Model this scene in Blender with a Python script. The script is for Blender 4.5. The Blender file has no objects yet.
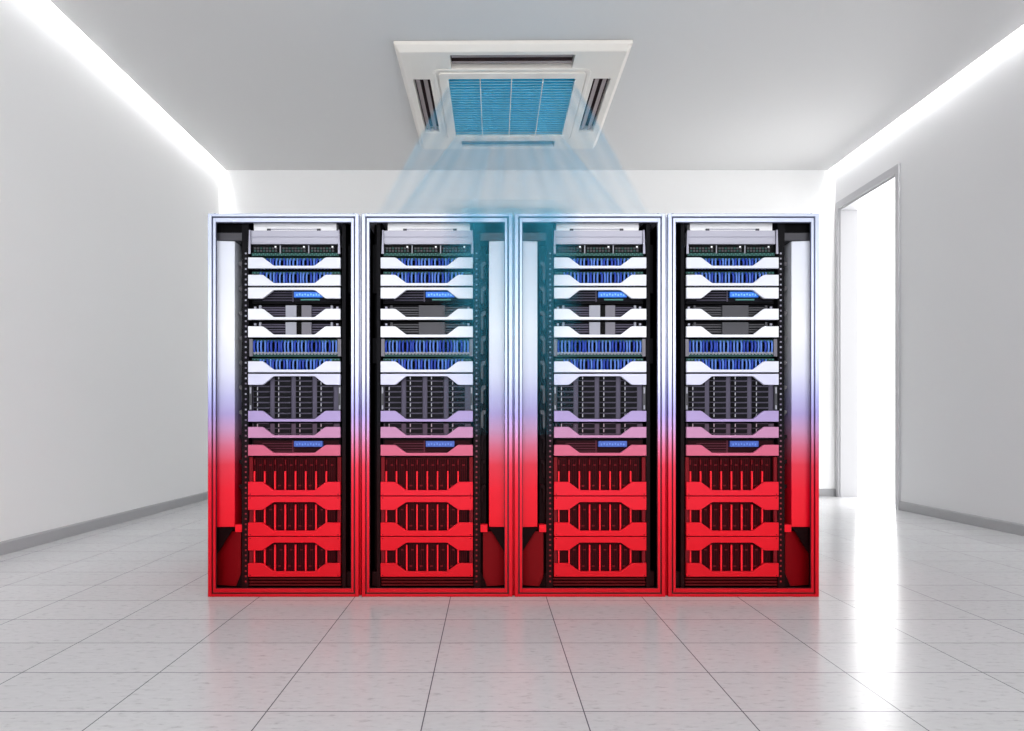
import bpy, bmesh, math, random
from mathutils import Vector
random.seed(4)
scn = bpy.context.scene
COL = scn.collection
H = 0.9            # camera height
F = 640.0          # focal length in pixels
RD = 3.31          # distance of the rack fronts
S = H / 174.0      # metres per photo pixel on the rack fronts

# ------------------------------------------------------------------ colour
def lin(c):
    c = c / 255.0
    return c / 12.92 if c <= 0.04045 else ((c + 0.055) / 1.055) ** 2.4
def rgb(r, g, b): return (lin(r), lin(g), lin(b), 1.0)

RAMP = [(214, (206, 210, 222)), (260, (220, 224, 236)), (330, (240, 242, 249)), (372, (220, 222, 242)),
        (398, (182, 180, 222)), (414, (168, 154, 206)), (430, (192, 144, 184)), (446, (206, 104, 134)),
        (466, (218, 44, 66)), (490, (230, 10, 40)), (530, (228, 0, 28)), (597, (208, 0, 22))]
def tint(y):
    if y <= RAMP[0][0]: return RAMP[0][1]
    for (a, ca), (b, cb) in zip(RAMP, RAMP[1:]):
        if y <= b:
            t = (y - a) / (b - a)
            return tuple(p + (q - p) * t for p, q in zip(ca, cb))
    return RAMP[-1][1]

# --------------------------------------------------------------- materials
MATS = {}
def mat(name, col, rough=0.5, metal=0.0, spec=0.5, emit=0.0):
    if name in MATS: return MATS[name]
    m = bpy.data.materials.new(name); m.use_nodes = True
    nt = m.node_tree; b = nt.nodes['Principled BSDF']
    nz = nt.nodes.new('ShaderNodeTexNoise'); nz.inputs['Scale'].default_value = 60
    tc = nt.nodes.new('ShaderNodeTexCoord'); nt.links.new(tc.outputs['Object'], nz.inputs['Vector'])
    mp = nt.nodes.new('ShaderNodeMapRange'); mp.inputs['To Min'].default_value = max(rough - .05, .02); mp.inputs['To Max'].default_value = rough + .05
    nt.links.new(nz.outputs['Fac'], mp.inputs['Value']); nt.links.new(mp.outputs['Result'], b.inputs['Roughness'])
    b.inputs['Base Color'].default_value = rgb(*col); b.inputs['Metallic'].default_value = metal
    b.inputs['Specular IOR Level'].default_value = spec
    if emit:
        b.inputs['Emission Color'].default_value = rgb(*col); b.inputs['Emission Strength'].default_value = emit
    MATS[name] = m
    return m

def graded(name, stops, rough, metal, spec):
    """paint finish that fades from silver to red up the height of the cabinet (object space)"""
    m = bpy.data.materials.new(name); m.use_nodes = True
    nt = m.node_tree; b = nt.nodes['Principled BSDF']
    tc = nt.nodes.new('ShaderNodeTexCoord'); sp = nt.nodes.new('ShaderNodeSeparateXYZ')
    nt.links.new(tc.outputs['Object'], sp.inputs[0])
    mr = nt.nodes.new('ShaderNodeMapRange'); mr.inputs['From Max'].default_value = 384 * S
    nt.links.new(sp.outputs['Z'], mr.inputs['Value'])
    cr = nt.nodes.new('ShaderNodeValToRGB'); nt.links.new(mr.outputs['Result'], cr.inputs['Fac'])
    el = cr.color_ramp.elements
    st = sorted([((597.5 - y) / 384.0, c) for y, c in stops])
    el[0].position = max(st[0][0], 0); el[0].color = rgb(*st[0][1])
    el[1].position = min(st[-1][0], 1); el[1].color = rgb(*st[-1][1])
    for p, c in st[1:-1]:
        e = el.new(p); e.color = rgb(*c)
    nt.links.new(cr.outputs['Color'], b.inputs['Base Color'])
    b.inputs['Roughness'].default_value = rough; b.inputs['Metallic'].default_value = metal
    b.inputs['Specular IOR Level'].default_value = spec
    return m
M_FIN = graded('graded_finish', RAMP, .35, 0.0, .2)
M_FRAME = graded('graded_frame', [(y, tuple(v * k for v, k in zip(c, (.93, .95, 1)))) for y, c in RAMP], .25, .35, .25)
M_GROOVE = graded('graded_groove', [(214, (70, 74, 92)), (400, (72, 66, 90)), (450, (80, 20, 40)), (597, (50, 0, 4))], .4, .3, .4)
M_DARK = graded('graded_dark', [(214, (3, 3, 5)), (420, (4, 3, 7)), (470, (14, 0, 2)), (597, (22, 0, 1))], .6, 0, .06)
M_RAIL = graded('graded_rail', [(214, (11, 11, 15)), (420, (12, 11, 18)), (470, (26, 1, 4)), (597, (34, 0, 2))], .5, 0, .08)
M_HOLE = graded('graded_hole', [(214, (140, 140, 150)), (420, (110, 100, 125)), (470, (140, 30, 45)), (597, (150, 4, 14))], .4, .2, .3)
M_SILV = mat('brushed_grey', (150, 150, 166), .35, .4)
M_WHITE = mat('white_sheet', (245, 246, 250), .4)
M_BLACK = mat('black_plastic', (4, 4, 6), .55, 0, .08)
M_DGREY = mat('dark_grey_metal', (56, 56, 63), .45, .2)

def ytint(kind, y):
    t = tint(y); w = min(max((y - 425) / 45.0, 0), 1)
    def mx(a, b): return tuple(p + (q - p) * w for p, q in zip(a, b))
    k = '%s_%d' % (kind, int(y))
    if kind == 'bezel': return mat(k, tuple(v * .95 for v in t), .35, .1, .2)
    if kind == 'chassis': return mat(k, mx((7, 7, 11), (28, 0, 3)), .55, 0, .06)
    if kind == 'face': return mat(k, mx((20, 20, 27), (64, 0, 8)), .55, 0, .06)
    if kind == 'mid': return mat(k, mx((84, 80, 98), (112, 4, 18)), .5, .1, .15)
    if kind == 'light': return mat(k, mx((176, 176, 188), (255, 60, 78)), .4, .1, .4)
    if kind == 'strip': return mat(k, mx((200, 200, 210), (250, 26, 44)), .4, .0, .2)
    if kind == 'drive': return mat(k, mx((17, 17, 23), (44, 0, 6)), .55, 0, .08)

# ----------------------------------------------------------------- meshes
class MB:
    def __init__(s): s.bm = bmesh.new(); s.mats = []
    def _m(s, m):
        if m not in s.mats: s.mats.append(m)
        return s.mats.index(m)
    def box(s, x0, x1, y0, y1, z0, z1, m):
        i = s._m(m)
        v = [s.bm.verts.new((x, y, z)) for x in (x0, x1) for y in (y0, y1) for z in (z0, z1)]
        for f in ((0, 1, 3, 2), (4, 6, 7, 5), (0, 4, 5, 1), (2, 3, 7, 6), (0, 2, 6, 4), (1, 5, 7, 3)):
            s.bm.faces.new([v[k] for k in f]).material_index = i
        return s
    def prism(s, poly, a0, a1, m, axis='y'):
        i = s._m(m)
        if axis == 'y': P = lambda p, a: (p[0], a, p[1])
        elif axis == 'z': P = lambda p, a: (p[0], p[1], a)
        else: P = lambda p, a: (a, p[0], p[1])
        A = [s.bm.verts.new(P(p, a0)) for p in poly]; B = [s.bm.verts.new(P(p, a1)) for p in poly]
        s.bm.faces.new(A).material_index = i; s.bm.faces.new(B[::-1]).material_index = i
        n = len(poly)
        for k in range(n):
            s.bm.faces.new((A[k], B[k], B[(k + 1) % n], A[(k + 1) % n])).material_index = i
        return s
    def tube(s, pts, r, m, n=8):
        i = s._m(m); rings = []
        for k, p in enumerate(pts):
            p = Vector(p); a = Vector(pts[max(k - 1, 0)]); b = Vector(pts[min(k + 1, len(pts) - 1)])
            t = (b - a).normalized(); u = t.cross(Vector((1, 0, 0)))
            if u.length < .1: u = t.cross(Vector((0, 1, 0)))
            u.normalize(); w = t.cross(u)
            rings.append([s.bm.verts.new(p + u * r * math.cos(2 * math.pi * j / n) + w * r * math.sin(2 * math.pi * j / n)) for j in range(n)])
        for a, b in zip(rings, rings[1:]):
            for j in range(n):
                f = s.bm.faces.new((a[j], a[(j + 1) % n], b[(j + 1) % n], b[j])); f.material_index = i; f.smooth = True
        s.bm.faces.new(rings[0][::-1]).material_index = i; s.bm.faces.new(rings[-1]).material_index = i
        return s
    def build(s, name, parent=None, loc=(0, 0, 0), bevel=0.0, seg=2):
        bmesh.ops.recalc_face_normals(s.bm, faces=s.bm.faces)
        me = bpy.data.meshes.new(name); s.bm.to_mesh(me); s.bm.free()
        for m in s.mats: me.materials.append(m)
        o = bpy.data.objects.new(name, me); COL.objects.link(o); o.location = loc
        if parent: o.parent = parent
        if bevel:
            b = o.modifiers.new('bevel', 'BEVEL'); b.width = bevel; b.segments = seg; b.limit_method = 'ANGLE'
        return o
def tag(o, label=None, cat=None, group=None, kind=None):
    for k, v in (('label', label), ('category', cat), ('group', group), ('kind', kind)):
        if v: o[k] = v
    return o
def empty(name, loc, rz=0):
    o = bpy.data.objects.new(name, None); COL.objects.link(o); o.location = loc; o.rotation_euler.z = rz
    o.empty_display_size = .1
    return o
def copy_tree(o, parent=None):
    c = o.copy(); COL.objects.link(c)
    if parent: c.parent = parent
    for ch in list(o.children): copy_tree(ch, c)
    return c
def one(src, name, parent, loc):     # repeated part sharing mesh data
    c = src.copy(); c.name = name; COL.objects.link(c); c.parent = parent; c.location = loc
    return c

# ================================================================= SETTING
XL, XR, YB, YF, ZC = -3.33, 4.27, 7.89, -2.6, 4.019
def plaster(name, col, bump=.02, rough=.6):
    m = mat(name, col, rough, 0, .25)
    nt = m.node_tree; nz = nt.nodes.new('ShaderNodeTexNoise'); nz.inputs['Scale'].default_value = 180; nz.inputs['Detail'].default_value = 3
    tc = nt.nodes.new('ShaderNodeTexCoord'); nt.links.new(tc.outputs['Object'], nz.inputs['Vector'])
    bp = nt.nodes.new('ShaderNodeBump'); bp.inputs['Strength'].default_value = bump; bp.inputs['Distance'].default_value = .002
    nt.links.new(nz.outputs['Fac'], bp.inputs['Height']); nt.links.new(bp.outputs['Normal'], nt.nodes['Principled BSDF'].inputs['Normal'])
    return m
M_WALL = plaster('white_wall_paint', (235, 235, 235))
M_WALLB = plaster('lit_back_wall_tone', (250, 250, 250))  # wall paint lightened so the back wall reads as more brightly lit
M_WALLR = plaster('shaded_right_wall_tone', (220, 220, 221))  # wall paint toned down for the right wall's shadier side
M_CEIL = plaster('white_ceiling_paint', (222, 222, 222))
M_BASE = mat('grey_baseboard', (166, 166, 168), .4)
M_TRIM = mat('grey_door_trim', (186, 186, 189), .4)

def floor_material():
    m = bpy.data.materials.new('tiled_floor'); m.use_nodes = True
    nt = m.node_tree; N = nt.nodes; L = nt.links; b = N['Principled BSDF']
    tc = N.new('ShaderNodeTexCoord')
    mp = N.new('ShaderNodeMapping'); mp.inputs['Location'].default_value = (1.189, -1.997, 0)
    L.new(tc.outputs['Object'], mp.inputs['Vector'])
    br = N.new('ShaderNodeTexBrick'); br.offset = 0; br.offset_frequency = 1
    br.inputs['Color1'].default_value = rgb(212, 212, 213); br.inputs['Color2'].default_value = rgb(208, 208, 209)
    br.inputs['Mortar'].default_value = rgb(104, 104, 110)
    br.inputs['Scale'].default_value = 1; br.inputs['Mortar Size'].default_value = .0022
    br.inputs['Mortar Smooth'].default_value = .3
    br.inputs['Brick Width'].default_value = .495; br.inputs['Row Height'].default_value = .311
    L.new(mp.outputs[0], br.inputs['Vector'])
    # stone flecks drawn out along the tile
    m2 = N.new('ShaderNodeMapping'); m2.inputs['Scale'].default_value = (9, 26, 9); L.new(tc.outputs['Object'], m2.inputs['Vector'])
    nz = N.new('ShaderNodeTexNoise'); nz.inputs['Scale'].default_value = 2.2; nz.inputs['Detail'].default_value = 6; nz.inputs['Roughness'].default_value = .65
    L.new(m2.outputs[0], nz.inputs['Vector'])
    cr = N.new('ShaderNodeValToRGB'); e = cr.color_ramp.elements
    e[0].position = .30; e[0].color = (.4, .4, .41, 1); e[1].position = .45; e[1].color = (1, 1, 1, 1)
    L.new(nz.outputs['Fac'], cr.inputs['Fac'])
    n2 = N.new('ShaderNodeTexNoise'); n2.inputs['Scale'].default_value = 2.5; n2.inputs['Detail'].default_value = 4
    L.new(m2.outputs[0], n2.inputs['Vector'])
    c2 = N.new('ShaderNodeValToRGB'); c2.color_ramp.elements[0].color = (.84, .84, .85, 1); c2.color_ramp.elements[1].color = (1, 1, 1, 1)
    L.new(n2.outputs['Fac'], c2.inputs['Fac'])
    x1 = N.new('ShaderNodeMix'); x1.data_type = 'RGBA'; x1.blend_type = 'MULTIPLY'; x1.inputs[0].default_value = 1
    x2 = N.new('ShaderNodeMix'); x2.data_type = 'RGBA'; x2.blend_type = 'MULTIPLY'; x2.inputs[0].default_value = .45
    L.new(br.outputs['Color'], x1.inputs[6]); L.new(c2.outputs['Color'], x1.inputs[7])
    L.new(x1.outputs[2], x2.inputs[6]); L.new(cr.outputs['Color'], x2.inputs[7])
    L.new(x2.outputs[2], b.inputs['Base Color'])
    b.inputs['Roughness'].default_value = .2; b.inputs['Specular IOR Level'].default_value = .27
    bp = N.new('ShaderNodeBump'); bp.inputs['Strength'].default_value = .3; bp.inputs['Distance'].default_value = .001; bp.invert = True
    L.new(br.outputs['Fac'], bp.inputs['Height']); L.new(bp.outputs['Normal'], b.inputs['Normal'])
    return m

def struct(o): o['kind'] = 'structure'; return o
struct(MB().box(XL - .2, XR + .24, YF, YB + .2, -.12, 0, floor_material()).build('floor'))
WT = 4.40
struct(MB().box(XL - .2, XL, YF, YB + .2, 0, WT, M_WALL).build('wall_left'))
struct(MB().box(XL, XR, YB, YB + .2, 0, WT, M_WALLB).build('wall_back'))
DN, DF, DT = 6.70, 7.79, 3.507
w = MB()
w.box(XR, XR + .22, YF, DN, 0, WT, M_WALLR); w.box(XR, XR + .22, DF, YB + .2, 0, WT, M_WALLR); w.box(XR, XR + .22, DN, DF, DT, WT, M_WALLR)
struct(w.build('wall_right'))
struct(MB().box(XL + .085, XR - .085, YF, YB, ZC, ZC + .05, M_CEIL).build('ceiling'))
struct(MB().box(XL, XR, YF, YB, ZC + .22, ZC + .26, M_CEIL).build('ceiling_upper'))
def board(name, poly, a0, a1, axis): return struct(MB().prism(poly, a0, a1, M_BASE, axis).build(name, bevel=.003))
board('baseboard_left', [(XL, 0), (XL + .016, 0), (XL + .016, .08), (XL + .01, .092), (XL, .092)], YF, YB - .016, 'y')
board('baseboard_right', [(XR, 0), (XR - .016, 0), (XR - .016, .08), (XR - .01, .092), (XR, .092)], YF, DN - .06, 'y')
struct(MB().box(XL, XR, YB - .016, YB, 0, .09, M_BASE).build('baseboard_back', bevel=.003))
d = MB()
tw = .055
d.box(XR - .02, XR, DN - tw, DN, 0, DT + .09, M_TRIM); d.box(XR - .02, XR, DF, DF + tw, 0, DT + .09, M_TRIM)
d.box(XR - .02, XR, DN, DF, DT, DT + .09, M_TRIM)
d.box(XR, XR + .22, DN, DF, DT - .02, DT, M_TRIM); d.box(XR, XR + .215, DF - .012, DF, 0, DT - .02, M_TRIM); d.box(XR, XR + .215, DN, DN + .012, 0, DT - .02, M_TRIM)
struct(d.build('door_1', bevel=.002))

# cove light strips lying above the slots between ceiling and walls
M_LED = mat('led_emitter', (255, 255, 255), .5, 0, .2, 24)
M_ALU = mat('led_profile', (200, 200, 204), .4, .5)
for side, x0, x1 in (('left', XL + .012, XL + .065), ('right', XR - .065, XR - .012)):
    r = empty('cove_light', ((x0 + x1) / 2, 0, ZC + .17)); hw = (x1 - x0) / 2
    MB().box(-hw, hw, YF + .05, YB - .05, .0, .05, M_ALU).build('profile', r)
    MB().box(-hw + .006, hw - .006, YF + .06, YB - .06, -.008, -.0005, M_LED).build('diffuser', r)
    tag(r, 'long white light strip recessed in the ceiling slot along the %s wall' % side, 'light', 'cove lights')

# ====================================================== CEILING CASSETTE
M_AC = mat('ivory_plastic', (240, 235, 228), .35)
M_VANE = mat('vane_taupe', (150, 138, 140), .4)
M_CAV = mat('slot_dark_brown', (62, 44, 48), .6, 0, .2)
M_CYAN = mat('haze_tinted_filter', (70, 205, 245), .6, 0, .2)  # cyan of the cold-air beams put into the filter colour
M_SLAT = mat('haze_tinted_slat', (160, 224, 246), .45)  # slats coloured with the same beam haze
def build_ac():
    W, D, T = 1.95, 1.94, .075
    root = empty('air_conditioner', (.205, 6.18, ZC - .0005), math.radians(-.5))
    def X(u): return (u - .5) * W
    def Y(v): return (v - .5) * D
    holes = [(.232, .764, .045, .15), (.237, .757, .879, .95), (.052, .128,   .236, .765), (.872, .948,   .236, .765), (.2, .8, .2, .81)]
    us = sorted({0, .02, .98, 1} | {a for h in holes for a in h[:2]}); vs = sorted({0, .02, .98, 1} | {a for h in holes for a in h[2:]})
    bm = bmesh.new(); g = {}
    for i, u in enumerate(us):
        for j, v in enumerate(vs):
            edge = i in (0, len(us) - 1) or j in (0, len(vs) - 1)
            g[i, j] = bm.verts.new((X(u), Y(v), -.03 if edge else -T))
    for i in range(len(us) - 1):
        for j in range(len(vs) - 1):
            uc, vc = (us[i] + us[i + 1]) / 2, (vs[j] + vs[j + 1]) / 2
            if any(h[0] < uc < h[1] and h[2] < vc < h[3] for h in holes): continue
            bm.faces.new((g[i, j], g[i, j + 1], g[i + 1, j + 1], g[i + 1, j]))
    be = [e for e in bm.edges if len(e.link_faces) == 1]
    ex = bmesh.ops.extrude_edge_only(bm, edges=be)
    for v in [x for x in ex['geom'] if isinstance(x, bmesh.types.BMVert)]: v.co.z = -.003
    bmesh.ops.recalc_face_normals(bm, faces=bm.faces)
    me = bpy.data.meshes.new('housing'); bm.to_mesh(me); bm.free(); me.materials.append(M_AC)
    o = bpy.data.objects.new('housing', me); COL.objects.link(o); o.parent = root
    bv = o.modifiers.new('bevel', 'BEVEL'); bv.width = .006; bv.segments = 2; bv.limit_method = 'ANGLE'
    for n, (u0, u1, v0, v1) in enumerate(holes[:4]):
        s = MB()
        s.box(X(u0), X(u1), Y(v0), Y(v1), -.012, -.004, M_TEAL if n == 1 else M_CAV)
        sl = s.build('air_outlet', root)
        vn = MB()
        if n < 2:
            yc, hw = (Y(v0) + Y(v1)) / 2, (Y(v1) - Y(v0)) / 2
            for q, k in enumerate((-.55, .35)):
                c = yc + k * hw
                vn.prism([(c - .3 * hw, -.066), (c + .28 * hw, -.05), (c + .28 * hw, -.044), (c - .3 * hw, -.06)], X(u0) + .01, X(u1) - .01, M_TEAL if n == 1 else M_VANE, 'x')
        else:
            xc, hw = (X(u0) + X(u1)) / 2, (X(u1) - X(u0)) / 2; sg = 1 if n == 2 else -1
            for k in (-.5, .42):
                c = xc + k * hw
                vn.prism([(c - .28 * hw * sg, -.05), (c + .28 * hw * sg, -.066), (c + .28 * hw * sg, -.06), (c - .28 * hw * sg, -.044)], Y(v0) + .01, Y(v1) - .01, M_VANE, 'y')
        vn.build('vane', sl, bevel=.002)
    # raised central panel ring, with a rounded outer groove line
    def rr(u0, u1, v0, v1, r, n=6):
        out = []
        for cx, cy, a0 in ((X(u1) - r, Y(v1) - r, 0), (X(u0) + r, Y(v1) - r, 90), (X(u0) + r, Y(v0) + r, 180), (X(u1) - r, Y(v0) + r, 270)):
            for k in range(n + 1):
                a = math.radians(a0 + 90 * k / n); out.append((cx + r * math.cos(a), cy + r * math.sin(a)))
        return out
    def ring(name, A, B, z0, z1, m, parent):
        bm = bmesh.new(); n = len(A)
        R = [[bm.verts.new((p[0], p[1], z)) for p in P] for P, z in ((A, z0), (A, z1), (B, z1), (B, z0))]
        for a, b in zip(R, R[1:] + R[:1]):
            for k in range(n): bm.faces.new((a[k], a[(k + 1) % n], b[(k + 1) % n], b[k]))
        bmesh.ops.recalc_face_normals(bm, faces=bm.faces)
        me = bpy.data.meshes.new(name); bm.to_mesh(me); bm.free(); me.materials.append(m)
        o = bpy.data.objects.new(name, me); COL.objects.link(o); o.parent = parent
        bv = o.modifiers.new('bevel', 'BEVEL'); bv.width = .004; bv.segments = 2; bv.limit_method = 'ANGLE'
        return o
    ring('trim_ring', rr(.148, .852, .15, .855, .06), rr(.165, .835, .166, .839, .045), -T - .006, -T + .004, M_AC, root)
    gf = ring('grille_frame', rr(.172, .828, .174, .831, .03), rr(.213, .787, .218, .797, .012), -T - .016, -T + .03, M_AC, root)
    MB().box(X(.2), X(.8), Y(.2), Y(.81), -.03, -.02, M_CYAN).build('air_filter', root)
    s = MB(); n = 24
    for k in range(n):
        y = Y(.218) + (k + .5) * (Y(.797) - Y(.218)) / n
        s.prism([(y - .011, -.080), (y + .006, -.064), (y + .009, -.067), (y - .008, -.083)], X(.213) - .004, X(.787) + .004, M_SLAT, 'x')
    gr = s.build('intake_grille', root)
    for u in (.357, .5, .643):
        MB().box(X(u) - .004, X(u) + .004, Y(.218), Y(.797), -.09, -.07, M_AC).build('divider', gr)
    for u in (.3, .7):
        MB().box(X(u) - .02, X(u) + .02, Y(.804), Y(.814), -.096, -.0905, M_AC).build('latch', gr, bevel=.002)
    tag(root, 'large square white ceiling cassette air conditioner with haze-tinted cyan intake grille', 'air conditioner')
M_TEAL = mat('haze_tinted_outlet', (72, 160, 190), .5)  # far outlet and vanes coloured with the blue haze of the air beams
build_ac()

# ================================================================== RACKS
OH, IH = 75.4, 67.9          # half widths of door frame and of its opening, in photo pixels
def zz(y): return (597.2 - y) * S
def build_rack(mirror):
    root = empty('server_rack', (0, 0, 0)); g = -1 if mirror else 1
    def B(mb, a, b, y0, y1, z0, z1, m):      # a, b in pixels from the rack centre; mirrored when asked
        a, b = sorted((a * g * S, b * g * S)); mb.box(a, b, y0, y1, z0, z1, m); return mb
    def ring(mb, ho, zo0, zo1, hi, zi0, zi1, y0, y1, m):
        B(mb, -ho, -hi, y0, y1, zo0, zo1, m); B(mb, hi, ho, y0, y1, zo0, zo1, m)
        B(mb, -hi, hi, y0, y1, zi1, zo1, m); B(mb, -hi, hi, y0, y1, zo0, zi0, m); return mb
    f = MB()
    ring(f, OH, 0.0005, zz(213.7), 71.8, zz(594.3), zz(216.6), 0, .03, M_FRAME)
    fr = f.build('door_frame', root, bevel=.002)
    ring(MB(), 71.8, zz(594.3), zz(216.6), 70.4, zz(592.9), zz(218), .012, .03, M_GROOVE).build('groove', fr)
    ring(MB(), 70.4, zz(592.9), zz(218), IH, zz(588.9), zz(222), .002, .013, M_FRAME).build('inner_frame', fr, bevel=.0015)
    gk = MB(); ring(gk, IH + .0, zz(588.9), zz(222), IH - .5, zz(588.4), zz(222.6), .008, .014, M_GROOVE); gk.build('gasket', fr)
    # steel cabinet
    B(MB(), -76.55, -75.1, .031, 1.0, 0, zz(214.5), M_FIN).build('side_panel', root, bevel=.001)
    B(MB(), 75.1, 76.55, .031, 1.0, 0, zz(214.5), M_FIN).build('side_panel', root, bevel=.001)
    B(MB(), -75.1, 75.1, .031, 1.0, zz(217), zz(214.5), M_FIN).build('roof_panel', root)
    B(MB(), -75.1, 75.1, .031, .985, 0, zz(590), M_DARK).build('base_panel', root)
    B(MB(), -75.1, 75.1, .985, 1.0, zz(590), zz(217), M_DARK).build('rear_panel', root)
    il = MB(); B(il, -75.0, -73.5, .032, .984, zz(590), zz(217), M_DARK); B(il, 73.5, 75.0, .032, .984, zz(590), zz(217), M_DARK)
    il.build('inner_lining', root)
    for a in (-70.5, 69.5):
        n = MB(); B(n, a - 2.6, a + 2.6, .02, .045, zz(214.5), zz(213.2), M_FRAME)
        n.tube([(a * g * S, .032, zz(213.2)), (a * g * S, .032, zz(211.7))], .0065, M_FRAME, 10)
        n.build('lifting_eye', root, bevel=.001)
    # silver cable-side cover and its fittings
    sc = MB()
    p = [(-73.2 * S * g, .036), (-52.0 * S * g, .046), (-52.0 * S * g, .40), (-53.2 * S * g, .40), (-53.2 * S * g, .052), (-73.2 * S * g, .042)]
    sc.prism(p if g > 0 else p[::-1], zz(528.5), zz(239), M_FIN, 'z'); sc.build('side_cover', root, bevel=.002)
    B(MB(), -73.2, -38.5, .04, .30, zz(230.6), zz(218), M_DARK).build('cable_duct', root, bevel=.001)
    c = MB(); B(c, -73.2, -38.5, .036, .30, zz(238.9), zz(230.8), M_DGREY); B(c, -39.5, -37, .036, .05, zz(234.5), zz(218), M_SILV); c.build('duct_cover', root, bevel=.002)
    # lower bin
    lb = MB()
    p = [(-73.2 * S * g, .085), (-46 * S * g, .05), (-46 * S * g, .062), (-73.2 * S * g, .10)]
    lb.prism(p if g > 0 else p[::-1], zz(589), zz(533.4), M_BIN, 'z')
    bin_ = lb.build('cable_bin', root)
    B(MB(), -73.2, -48, .04, .30, zz(531), zz(528.7), M_DARK).build('bin_shelf', root)
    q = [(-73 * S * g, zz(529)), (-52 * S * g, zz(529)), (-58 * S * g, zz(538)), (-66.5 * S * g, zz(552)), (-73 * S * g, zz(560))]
    gm = MB(); gm.prism(q if g < 0 else q[::-1], .036, .042, M_DARK); gm.build('shade_triangle', root)  # black plate shaped as the triangular shadow under the shelf
    B(MB(), -50.5, -41.2, .03, .07, zz(533.4), zz(525.8), M_FIN).build('bin_latch', root, bevel=.002)
    br = MB(); q = [(-50 * S * g, zz(588.5)), (-42.3 * S * g, zz(588.5)), (-42.3 * S * g, zz(573.5)), (-44 * S * g, zz(573.5))]
    br.prism(q if g < 0 else q[::-1], .034, .046, M_DARK); br.build('corner_bracket', root, bevel=.001)
    # mounting rails
    r = MB(); B(r, -43.4, -36.6, .028, .95, zz(589), zz(218), M_RAIL)
    k = 0
    while 252 + k * 5.25 < 586:
        y = 252 + k * 5.25; B(r, -40.2, -38.6, .0265, .029, zz(y + 1), zz(y - .6), M_HOLE if k % 3 else M_SILV if y < 420 else M_HOLE); k += 1
    r.build('mounting_rail', root)
    r = MB(); B(r, 57.6, 61.2, .03, .95, zz(589), zz(218), M_RAIL); B(r, 61.4, 66.5, .12, .95, zz(589), zz(218), M_DARK)
    B(r, 61.4, 67.5, .09, .13, zz(290), zz(240), M_RAIL); B(r, 62, 67.5, .09, .13, zz(362), zz(336), M_RAIL)
    B(r, 60.5, 66.5, .05, .10, zz(589), zz(574), M_RAIL)
    r.build('mounting_rail', root)
    B(MB(), -49.0, -43.5, .10, .95, zz(589), zz(241), M_RAIL).build('cable_channel', root)
    for k in range(10):
        y = 268 + k * 25.2
        q = [(-48.6, y - 9), (-45.4, y - 9), (-43.6, y - 6), (-43.6, y + 8), (-45.6, y + 9.5), (-46.2, y + 6), (-46.2, y - 4), (-48.6, y - 6)]
        q = [(a * S * g, zz(b)) for a, b in q]
        m_ = MB(); m_.prism(q if g > 0 else q[::-1], .06, .098, M_DGUIDE if y < 440 else M_RAIL); m_.build('cable_guide', root, bevel=.001)
    # header
    sh = MB(); B(sh, -32.8, 50.8, .05, .10, zz(229), zz(220), M_WHITE)
    ws = sh.build('top_cover', root)
    fr2 = MB(); B(fr2, -19.2, -15.6, .044, .0495, zz(230), zz(226.2), M_DGREY); B(fr2, 31.4, 35, .044, .0495, zz(230), zz(226.2), M_DGREY)
    B(fr2, -15.6, 31.4, .046, .0495, zz(227), zz(226.2), M_SILV); fr2.build('clip', ws)
    h = MB(); B(h, -34.5, 54, .03, .12, zz(242.4), zz(229), M_HEAD); B(h, -34.5, 54, .027, .03, zz(235.8), zz(235.1), M_SILV)
    B(h, -33.5, 53, .026, .031, zz(243), zz(241.8), M_SILV); h.build('header_panel', root, bevel=.001)
    for a in (-36.2, 52.9 + 1.2):
        q = [(a - .2, 253), (a + 2.3, 253), (a + 1.9, 229), (a + .6, 229)] if a < 0 else [(a - .4, 253), (a + 2.1, 253), (a + 1.2, 229), (a + .0, 229)]
        q = [(u * S * g, zz(b)) for u, b in q]; m_ = MB(); m_.prism(q if g > 0 else q[::-1], .018, .025, M_SILV); m_.build('header_bracket', root, bevel=.001)
    pl = MB()
    for y in (579.5, 582.6, 585.6): B(pl, -36, 56.5, .03, .06, zz(y + 1.7), zz(y), M_VENT)
    B(pl, -36.3, 56.9, .062, .2, zz(589), zz(578.2), M_DARK); pl.build('vent_grille', root)
    return root
M_HEAD = mat('header_grey', (160, 160, 174), .35, .3)
M_BIN = mat('dark_red_panel', (118, 0, 8), .5, 0, .1)
M_VENT = mat('dark_red_slat', (84, 0, 6), .5, 0, .1)
M_DGUIDE = mat('guide_grey', (74, 72, 78), .5)

# =============================================================== EQUIPMENT
HW = 46.3        # half width of a bezel in pixels
def bezel_poly(h, t, a, b, up):
    pts = [(-HW, 0), (HW, 0), (HW, h), (HW - a, h), (HW - a - 1.6, h - .5), (HW - b + 1.2, t + .35), (HW - b, t), (-HW + b, t), (-HW + b - 1.2, t + .35), (-HW + a + 1.6, h - .5), (-HW + a, h), (-HW, h)]
    return [(x * S, (h - z if up else z) * S) for x, z in pts][::-1 if up else 1]
def add_bezel(root, z, y, h=11.0, t=2.7, a=14, b=26.5, up=False, screws=False):
    m = MB(); m.prism([(x, q + z * S) for x, q in bezel_poly(h, t, a, b, up)], 0, .016, ytint('bezel', y))
    o = m.build('bezel', root, bevel=.0022)
    if screws:
        for sx in (-44, 44):
            sc = MB(); zc = z + (h - 1.6 if up else h - 9.8 if False else 1.4)
            sc.tube([(sx * S, -.001, zc * S), (sx * S, .0005, zc * S)], .0028, M_BLACK, 8); sc.build('screw', o)
    return o
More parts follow.
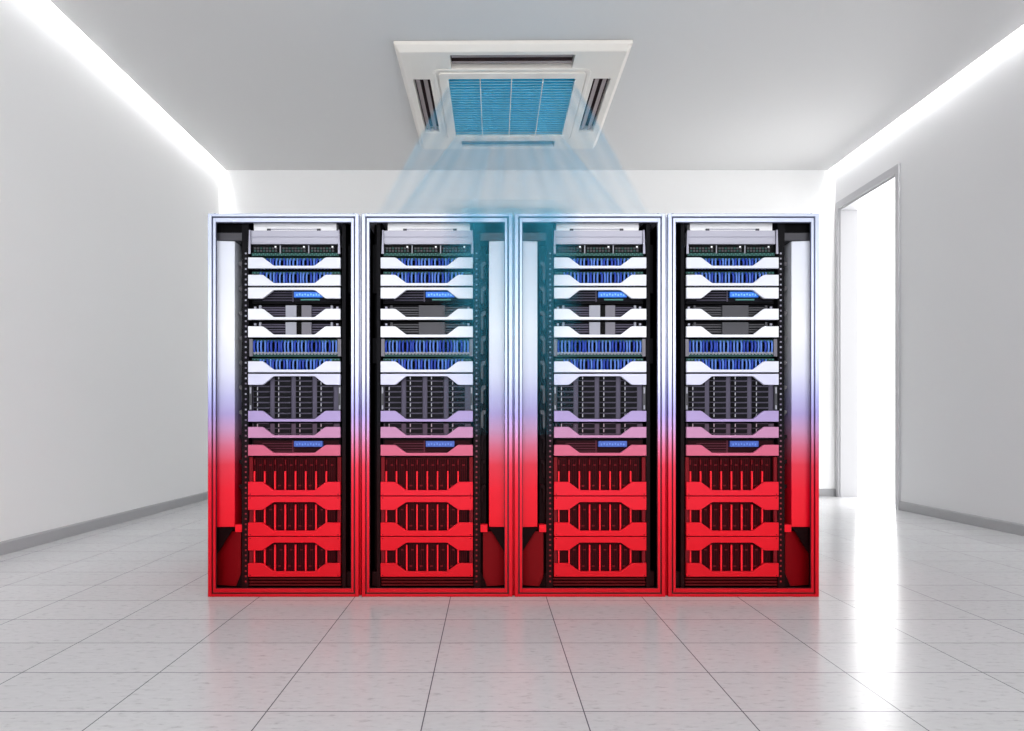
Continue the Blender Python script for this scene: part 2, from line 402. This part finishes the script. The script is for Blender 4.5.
def chassis(root, h, y, y0=.03, depth=.6):
    m = MB(); m.box(-44.8 * S, 44.8 * S, y0, y0 + depth, .35 * S, (h - .35) * S, ytint('chassis', y))
    return m.build('chassis', root, bevel=.001)
def base(name, y0, y1):
    r = empty(name, (0, 0, 0)); r['_z'] = zz(y1); return r, y1 - y0

M_GREEN = mat('dark_green_board', (16, 66, 62), .5, 0, .3)
M_GREENL = mat('port_green', (70, 128, 122), .5, 0, .3)
M_BL1 = mat('blue_cable', (34, 66, 170), .4, 0, .4)
M_BL2 = mat('light_blue_cable', (88, 128, 214), .4, 0, .4)
M_PLUG = mat('plug_grey', (150, 152, 165), .4)
M_BLUE = mat('bright_blue_panel', (24, 112, 226), .35)
M_BLUEL = mat('pale_blue_key', (110, 190, 245), .35)
M_BLUED = mat('deep_blue_panel', (42, 82, 178), .35)

def network_switch():
    r, h = base('network_switch', 243.4, 255.2); chassis(r, h, 240)
    for k in range(3):
        x0 = -43 + k * 28.7
        m = MB(); m.box(x0 * S, (x0 + 27.4) * S, .02, .0299, 4 * S, 11.2 * S, M_BLACK)
        md = m.build('port_module', r, bevel=.001)
        p = MB()
        for j in range(8):
            for i in range(2): p.box((x0 + 1.6 + j * 3) * S, (x0 + 3.6 + j * 3) * S, .0185, .0199, (4.6 + i * 2.6) * S, (6.4 + i * 2.6) * S, M_DGREY if (i + j) % 3 else M_GREEN)
        p.build('port', md)
        MB().box((x0 + 22.3) * S, (x0 + 24) * S, .018, .0199, 8.8 * S, 10.4 * S, M_WHITE).build('led', md)
        if k < 2: MB().box((x0 + 27.5) * S, (x0 + 28.4) * S, .017, .029, 3 * S, 11.3 * S, M_PLUG).build('divider', r)
    g = MB(); g.box(-44 * S, 44 * S, .022, .0299, .5 * S, 3.7 * S, M_GREEN)
    for j in range(42): g.box((-43 + j * 2.05) * S, (-42 + j * 2.05) * S, .0205, .022, (1.0 + (j % 2) * 1.2) * S, (1.8 + (j % 2) * 1.2) * S, M_GREENL)
    g.build('edge_strip', r)
    return r

def patch_panel(y0, y1, full=False):
    r, h = base('patch_panel', y0, y1); yb = (y0 + y1) / 2
    chassis(r, h, yb, .045)
    b = MB(); top = h - .8
    b.box(-44.5 * S, 44.5 * S, .034, .0449, (top - 2.4) * S, top * S, M_GREEN)
    for j in range(26): b.box((-42.6 + j * 3.4) * S, (-41.2 + j * 3.4) * S, .032, .034, (top - 1.7) * S, (top - .7) * S, M_GREENL)
    if full:
        b.box(-44.5 * S, 44.5 * S, .034, .0449, .6 * S, 5.4 * S, M_GREEN)
        for j in range(26): b.box((-42.6 + j * 3.4) * S, (-40.8 + j * 3.4) * S, .030, .034, 2.6 * S, 4.6 * S, M_PLUG)
        for sx in (-1, 1): b.box(min(sx * 46.2, sx * 42.8) * S, max(sx * 46.2, sx * 42.8) * S, .018, .0225, .6 * S, (h - .6) * S, M_RAILG)
    b.build('port_strip', r)
    n, half = (25, 41.0) if full else (22, 35.5)
    zt = (top - 2.0) * S; zb = (4.4 if full else 1.6) * S
    srcs = []
    for q in range(4):
        m = MB(); mm = (M_BL1, M_BL2, M_BL1, M_BL2)[q]; dx = (-.5, .3, .6, -.4)[q] * S
        mid = (zt + zb) / 2
        m.tube([(0, .036, zt), (0, .027, zt + .002), (dx, .0225, zt - .006), (dx * 1.3, .0215, mid), (dx * .6, .024, zb + .004), (0, .036, zb)], .0056 if q % 2 == 0 else .0048, mm, 8)
        if full: m.box(-.007, .007, .0215, .034, zb - .004, zb + .004, M_PLUG)
        srcs.append(m)
    first = {}
    for k in range(n):
        q = (k * 7 + int(random.random() * 2)) % 4; x = (-half + 2 * half * k / (n - 1)) * S
        if q not in first:
            first[q] = srcs[q].build('patch_cable', r, (x, 0, 0))
        else: one(first[q], 'patch_cable', r, (x, 0, 0))
    for q in range(4):
        if q not in first: srcs[q].bm.free()
    if not full: add_bezel(r, .5, yb)
    return r
M_RAILG = mat('ear_grey', (104, 102, 112), .45, .3)

def module_server(y0, y1, up, dim=False):
    r, h = base('rack_server', y0, y1); yb = (y0 + y1) / 2
    chassis(r, h, yb, .04)
    f = MB(); lo = (2.5 if up else 3.0)
    f.box(-43 * S, 43 * S, .036, .0399, lo * S, (h - 2) * S, ytint('face', yb))
    for k in range(4): f.box(-34 * S, -2 * S, .0335, .036, (lo + 1.4 + k * 2.6) * S, (lo + 2.0 + k * 2.6) * S, ytint('mid', yb))
    f.box(-3.6 * S, -2.7 * S, .033, .036, lo * S, (h - 2) * S, ytint('mid', yb)); f.build('front_plate', r)
    zc = (597.5 - (294 if up else 444.6)) * S - r['_z']; hh = (2.9 if up else 3.0) * S
    m = MB(); m.box(-1.4 * S, 27.6 * S, .018, .0359, zc - hh, zc + hh, M_BLUED if dim else M_BLUE)
    d = m.build('display_module', r, bevel=.002)
    p = MB()
    for j in range(9): p.box((1 + j * 2.8) * S, (2.6 + j * 2.8) * S, .0168, .018, zc - hh * .5 + (j % 2) * .003, zc + hh * .15 + (j % 2) * .003, M_BLUEL if not dim else M_BL2)
    p.build('key', d)
    if up: MB().box(5 * S, 24 * S, .028, .0355, zc - hh - 2.6 * S, zc - hh - 1.2 * S, M_GREENL).build('status_strip', r)
    add_bezel(r, h - 11.9 if up else .3, yb, 11.0, 2.5 if up else 3.0, up=up)
    return r

def louvre_server(y0, y1, plain):
    r, h = base('storage_server', y0, y1); yb = (y0 + y1) / 2
    chassis(r, h, yb, .045)
    f = MB(); n = 6
    for k in range(n):
        z = 1.2 + k * (h - 2.4) / n
        f.box(-38 * S, 38 * S, .036, .0449, z * S, (z + (1.0 if k % 2 else 1.4)) * S, ytint('mid', yb) if not plain else M_DGREY)
    f.build('louvre', r)
    for x0, x1, m in (((-10.2, 0.8, M_PLUG), (.9, 5.8, M_BLACK), (5.9, 16, M_RAILG)) if not plain else ((-8.5, 18, M_DGREY),)):
        MB().box(x0 * S, x1 * S, .026, .0359, .8 * S, (h - 1) * S, m).build('fan_cover', r, bevel=.001)
    for sx in (-36.2, 36.2):
        m = MB(); m.box((sx - 1) * S, (sx + 1) * S, .03, .0449, (h - 6) * S, (h - 1) * S, M_PLUG if not plain else M_DGREY)
        m.box((sx * 1.15 - 1) * S, (sx * 1.15 + 1) * S, .036, .0449, (h - 4) * S, (h - 2) * S, M_SILV); m.build('latch', r)
    add_bezel(r, .4, yb)
    return r

def storage_array(y0, y1, big, plain):
    r, h = base('storage_array', y0, y1); yb = (y0 + y1) / 2
    chassis(r, h, yb, .04)
    f = MB(); f.box(-44 * S, 44 * S, .034, .0399, .8 * S, (h - 1) * S, ytint('mid', yb))
    for sx in (-1, 1):
        x0, x1 = sorted((sx * 46.2 * S, sx * 43.6 * S))
        if big: 
            f.box(x0, x1, .018, .0335, 12.5 * S, 36.5 * S, M_DGREY)
            f.box(x0 + .003, x1 - .003, .016, .018, 29 * S, 35 * S, M_PLUG); f.box(x0 + .003, x1 - .003, .016, .018, 13 * S, 17 * S, M_PLUG)
    f.build('front_plate', r)
    rows = 8 if big else 3
    pitch = 5.45; src = None
    for i in range(rows):
        for j in range(4):
            z = (h - 4.4 - i * pitch) * S - (.0 if big else -.008); x = (-42.6 + j * 21.4) * S
            if z < .003: continue
            if src is None:
                m = MB(); m.box(0, 16.4 * S, .026, .0339, -2.4 * S, 2.2 * S, ytint('drive', yb))
                m.box(3.8 * S, 16 * S, .0245, .026, 1.7 * S, 2.2 * S, ytint('mid', yb)); m.box(3.8 * S, 4.6 * S, .0245, .026, -1.4 * S, 1.6 * S, ytint('light', yb))
                src = m.build('drive_bay', r, (x, 0, z)); m = MB(); m.box(.2 * S, 3.0 * S, .0235, .0259, -2 * S, 1.9 * S, M_BLACK); m.build('latch', src)
            else:
                c = one(src, 'drive_bay', r, (x, 0, z))
                for ch in src.children: one(ch, 'latch', c, ch.location)
    if big:
        add_bezel(r, h - 11.7, y0 + 4, 11.0, 2.4, up=True)
    add_bezel(r, .5, y1 - 6)
    return r

def blade_server(y0, y1, top, blades=8):
    """top: the unit has an upper bezel as well as the lower one"""
    r, h = base('blade_server', y0, y1); yb = (y0 + y1) / 2
    chassis(r, h, yb, .045)
    f = MB(); f.box(-44.5 * S, 44.5 * S, .04, .0449, .8 * S, (h - .8) * S, ytint('chassis', yb)); f.build('front_plate', r)
    src = None
    z0, z1 = 4, (h - 1.5 if not top else h - 7)
    for k in range(-0, blades):
        x = (-42 + k * 10.35) * S
        if src is None:
            m = MB(); m.box(0, 9.6 * S, .03, .0399, z0 * S, z1 * S, ytint('face', yb))
            for j in range(4): m.box((2.1 + j * 1.9) * S, (2.8 + j * 1.9) * S, .0285, .03, (z0 + 1) * S, (z1 - 1) * S, ytint('mid2' if False else 'chassis', yb))
            m.box(3.4 * S, 6.2 * S, .0275, .03, (z0 + 5) * S, (z0 + 6.4) * S, ytint('mid', yb))
            m.box(5.0 * S, 7.6 * S, .0275, .03, (z1 - 8) * S, (z1 - 6.8) * S, ytint('mid', yb))
            src = m.build('blade', r, (x, 0, 0))
            m = MB(); zt = z0 + (z1 - z0) * (.6 if not top else .93)
            m.box(.1 * S, 1.6 * S, .018, .0299, (z0 + 1) * S, zt * S, ytint('strip', yb))
            if not top: m.box(.3 * S, 1.5 * S, .022, .0299, (z1 - 7) * S, (z1 - 2) * S, ytint('mid', yb))
            m.build('handle', src, bevel=.001)
        else:
            c = one(src, 'blade', r, (x, 0, 0))
            for ch in src.children: one(ch, 'handle', c, ch.location)
    for sx in (-1, 1):
        x0, x1 = sorted((sx * 46.2 * S, sx * 42.6 * S))
        m = MB(); m.box(x0 if sx < 0 else x0, x1, .018, .0295, .8 * S, (h - .8) * S, ytint('bezelmid' if False else 'mid', yb)); m.build('rack_ear', r, bevel=.001)
    if top: add_bezel(r, h - 14.0, y0 + 7, 13.6, 5.8, 13.5, 26.5, up=True, screws=True)
    add_bezel(r, .2, y1 - 6, 13.6 if top else 13.8, 5.4, 13.5, 26.5, screws=True)
    return r

RACKS = [(283.2, 0, 'in the leftmost rack'), (437.0, 1, 'in the second rack from the left'),
         (590.1, 0, 'in the third rack from the left'), (743.7, 1, 'in the rightmost rack')]
UNITS = [  # builder(plain), label, category, group
    (lambda p: network_switch(), 'black network switch with three port blocks, topmost unit', 'network switch', 'network switches'),
    (lambda p: patch_panel(255.2, 268.6), 'topmost blue-cabled patch panel with silver bezel', 'patch panel', 'patch panels'),
    (lambda p: patch_panel(269.2, 286), 'second blue-cabled patch panel from top, silver bezel,', 'patch panel', 'patch panels'),
    (lambda p: module_server(286.4, 303, True), 'black server with bright blue module under silver bezel', 'server', 'servers with a blue module'),
    (lambda p: louvre_server(303.3, 320, p), 'upper of the two slatted servers with silver bezel', 'server', 'slatted servers'),
    (lambda p: louvre_server(320.3, 337.6, p), 'lower of the two slatted servers with silver bezel', 'server', 'slatted servers'),
    (lambda p: patch_panel(338, 356.6, True), 'open patch panel without bezel, full of blue cables,', 'patch panel', 'patch panels'),
    (lambda p: patch_panel(357, 372.8), 'lowest blue-cabled patch panel with silver bezel', 'patch panel', 'patch panels'),
    (lambda p: storage_array(373.2, 422.4, True, p), 'tall grey drive array between silver and lavender bezels', 'storage array', 'drive arrays'),
    (lambda p: storage_array(422.8, 438.6, False, p), 'short drive array with pink bezel', 'storage array', 'drive arrays'),
    (lambda p: module_server(439, 456.4, False, True), 'server with dull blue module above a rose bezel', 'server', 'servers with a blue module'),
    (lambda p: blade_server(456.8, 496.2, False), 'topmost tall red blade server with single lower bezel', 'blade server', 'red blade servers'),
    (lambda p: blade_server(496.4, 536.8, True), 'middle of the three red blade servers', 'blade server', 'red blade servers'),
    (lambda p: blade_server(537, 577.6, True), 'bottom red blade server, just above the vent slats,', 'blade server', 'red blade servers'),
]
RL = ['leftmost server rack, silver cover on its left, red at the base',
      'second server rack from the left, silver cover on its right side',
      'third server rack from the left, silver cover on its left side',
      'rightmost server rack, silver cover on its right, beside the bright doorway']
protoR, protoU = {}, {}
for i, (cx, mir, where) in enumerate(RACKS):
    X = (cx - 489) * S
    if mir not in protoR: r = protoR[mir] = build_rack(mir)
    else: r = copy_tree(protoR[mir])
    r.location = (X, RD, 0)
    tag(r, RL[i], 'server rack', 'server racks in a row')
    for k, (fn, lab, cat, grp) in enumerate(UNITS):
        key = (k, mir if k in (4, 5, 8, 9) else 0)
        if key not in protoU: u = protoU[key] = fn(bool(mir))
        else: u = copy_tree(protoU[key])
        u.location = (X + (10.45 if not mir else -10.45) * S, RD + .008, u['_z'])
        tag(u, lab + ' ' + where, cat, grp)
for o in COL.objects:
    if '_z' in o: del o['_z']

# ============================================================ COLD AIR
def stream_material():
    m = bpy.data.materials.new('cold_air_haze'); m.use_nodes = True
    nt = m.node_tree; N = nt.nodes; L = nt.links; N.clear()
    out = N.new('ShaderNodeOutputMaterial'); tr = N.new('ShaderNodeBsdfTransparent')
    df = N.new('ShaderNodeBsdfDiffuse'); tl = N.new('ShaderNodeBsdfTranslucent')
    col = N.new('ShaderNodeAttribute'); col.attribute_name = 'haze_colour'
    den = N.new('ShaderNodeAttribute'); den.attribute_name = 'haze_density'
    L.new(col.outputs['Color'], df.inputs['Color']); L.new(col.outputs['Color'], tl.inputs['Color'])
    mx = N.new('ShaderNodeMixShader'); mx.inputs[0].default_value = .5; L.new(df.outputs[0], mx.inputs[1]); L.new(tl.outputs[0], mx.inputs[2])
    m2 = N.new('ShaderNodeMixShader'); L.new(den.outputs['Fac'], m2.inputs[0]); L.new(tr.outputs[0], m2.inputs[1]); L.new(mx.outputs[0], m2.inputs[2])
    L.new(m2.outputs[0], out.inputs['Surface'])
    return m
def build_stream():
    """closed hulls (front and back skin): the fan from the intake to the rack tops, and the sheet spilling down between the middle racks"""
    verts, faces, dens, cols = [], [], [], []
    def hull(P, NU, NV, dfun, cfun):
        b0 = len(verts)
        for side in (0, 1):
            for j in range(NV + 1):
                for i in range(NU + 1):
                    u, v = i / NU, j / NV
                    verts.append(P(u, v, side)); dens.append(dfun(u, v)); cols.append(cfun(u, v))
        I = lambda s, i, j: b0 + s * (NU + 1) * (NV + 1) + j * (NU + 1) + i
        for j in range(NV):
            for i in range(NU):
                faces.append((I(0, i, j), I(0, i + 1, j), I(0, i + 1, j + 1), I(0, i, j + 1)))
                faces.append((I(1, i, j), I(1, i, j + 1), I(1, i + 1, j + 1), I(1, i + 1, j)))
        for i in range(NU):
            for j in (0, NV): faces.append((I(0, i, j), I(1, i, j), I(1, i + 1, j), I(0, i + 1, j)))
        for j in range(NV):
            for i in (0, NU): faces.append((I(0, i, j), I(0, i, j + 1), I(1, i, j + 1), I(1, i, j)))
    def sm(a, b, x):
        t = min(max((x - a) / (b - a), 0), 1); return t * t * (3 - 2 * t)
    beams = [0.03, .12, .22, .33, .44, .56, .67, .78, .88, .97]
    amp = [1, .7, .55, .9, .5, .5, .95, .55, .75, 1]
    def P1(u, v, s):
        a = (-.36 + u * 1.13, 5.63 + s * 1.05, 3.90)          # under the intake grille
        b = (-.80 + u * 1.90, 3.95 + s * .20, 2.03)           # on the rack tops
        return tuple(p + (q - p) * v for p, q in zip(a, b))
    def d1(u, v):
        e = max(A * math.exp(-((u - c) / .032) ** 2) for c, A in zip(beams, amp))
        edge = sm(0, .03, u) * sm(0, .03, 1 - u)
        return (.13 + .17 * e) * edge * sm(0, .05, v) * (1 - .55 * sm(.4, .97, v))
    hull(P1, 120, 12, d1, lambda u, v: rgb(104, 206, 250)[:3])
    def P2(u, v, s):
        w = u - .5; path = [(3.97, 2.16), (3.70, 2.11), (3.40, 2.06), (3.29, 1.99), (3.27, 1.85), (3.265, 1.2), (3.26, .84)]
        t = v * (len(path) - 1); k = min(int(t), len(path) - 2); fr = t - k
        y = path[k][0] + (path[k + 1][0] - path[k][0]) * fr; z = path[k][1] + (path[k + 1][1] - path[k][1]) * fr
        if s:
            if v < .45: z += .03 
            y -= .035 if v > .4 else 0
        return (.112 + w * (.70 + .05 * v), y, z)
    def d2(u, v):
        core = sm(0, .16, u) * sm(0, .16, 1 - u)
        st = .75 + .25 * math.cos((u - .5) * 2 * math.pi * 4)
        return .27 * core * st * sm(.36, .5, v) * (1 - .93 * sm(.5, .98, v))
    hull(P2, 48, 24, d2, lambda u, v: rgb(70, 190, 222)[:3])
    me = bpy.data.meshes.new('cold_air_flow'); me.from_pydata(verts, [], faces); me.update()
    a = me.attributes.new('haze_density', 'FLOAT', 'POINT'); a.data.foreach_set('value', dens)
    c = me.attributes.new('haze_colour', 'FLOAT_COLOR', 'POINT'); c.data.foreach_set('color', [v for k in cols for v in (*k, 1.0)])
    me.materials.append(stream_material())
    o = bpy.data.objects.new('cold_air_flow', me); COL.objects.link(o)
    tag(o, 'pale blue streaks of cold air fanning down from the air conditioner', 'cold air', kind='stuff')
build_stream()

# ================================================================= LIGHTS
wd = bpy.data.worlds.new('daylight'); scn.world = wd; wd.use_nodes = True
bg = wd.node_tree.nodes['Background']; bg.inputs['Color'].default_value = (1, 1, 1, 1); bg.inputs['Strength'].default_value = 1.0
def area(name, loc, rot, sx, sy, power, label):
    l = bpy.data.lights.new(name, 'AREA'); l.shape = 'RECTANGLE'; l.size = sx; l.size_y = sy; l.energy = power
    o = bpy.data.objects.new(name, l); COL.objects.link(o); o.location = loc; o.rotation_euler = rot
    return o
area('doorway_daylight', (XR + 1.9, 8.3, 2.1), (0, math.radians(84), math.radians(25)), 4.5, 5.5, 190, '')
area('added_front_fill', (.47, YF - .05, 2.1), (math.radians(90), 0, 0), 7.2, 3.8, 55, '')  # added fill lamp behind the camera to brighten the rack fronts

# ================================================================= CAMERA
cam = bpy.data.cameras.new('camera'); co = bpy.data.objects.new('camera', cam); COL.objects.link(co)
cam.sensor_fit = 'HORIZONTAL'; cam.sensor_width = 36; cam.lens = 36 * F / 1024
cam.shift_x = (512 - 489) / 1024; cam.shift_y = (423 - 365.5) / 1024
co.location = (0, 0, H); co.rotation_euler = (math.radians(90), 0, 0); cam.clip_start = .05
scn.camera = co
vs = scn.view_settings; vs.view_transform = 'Standard'; vs.look = 'None'; vs.exposure = 1.07; vs.gamma = 1; vs.use_curve_mapping = False
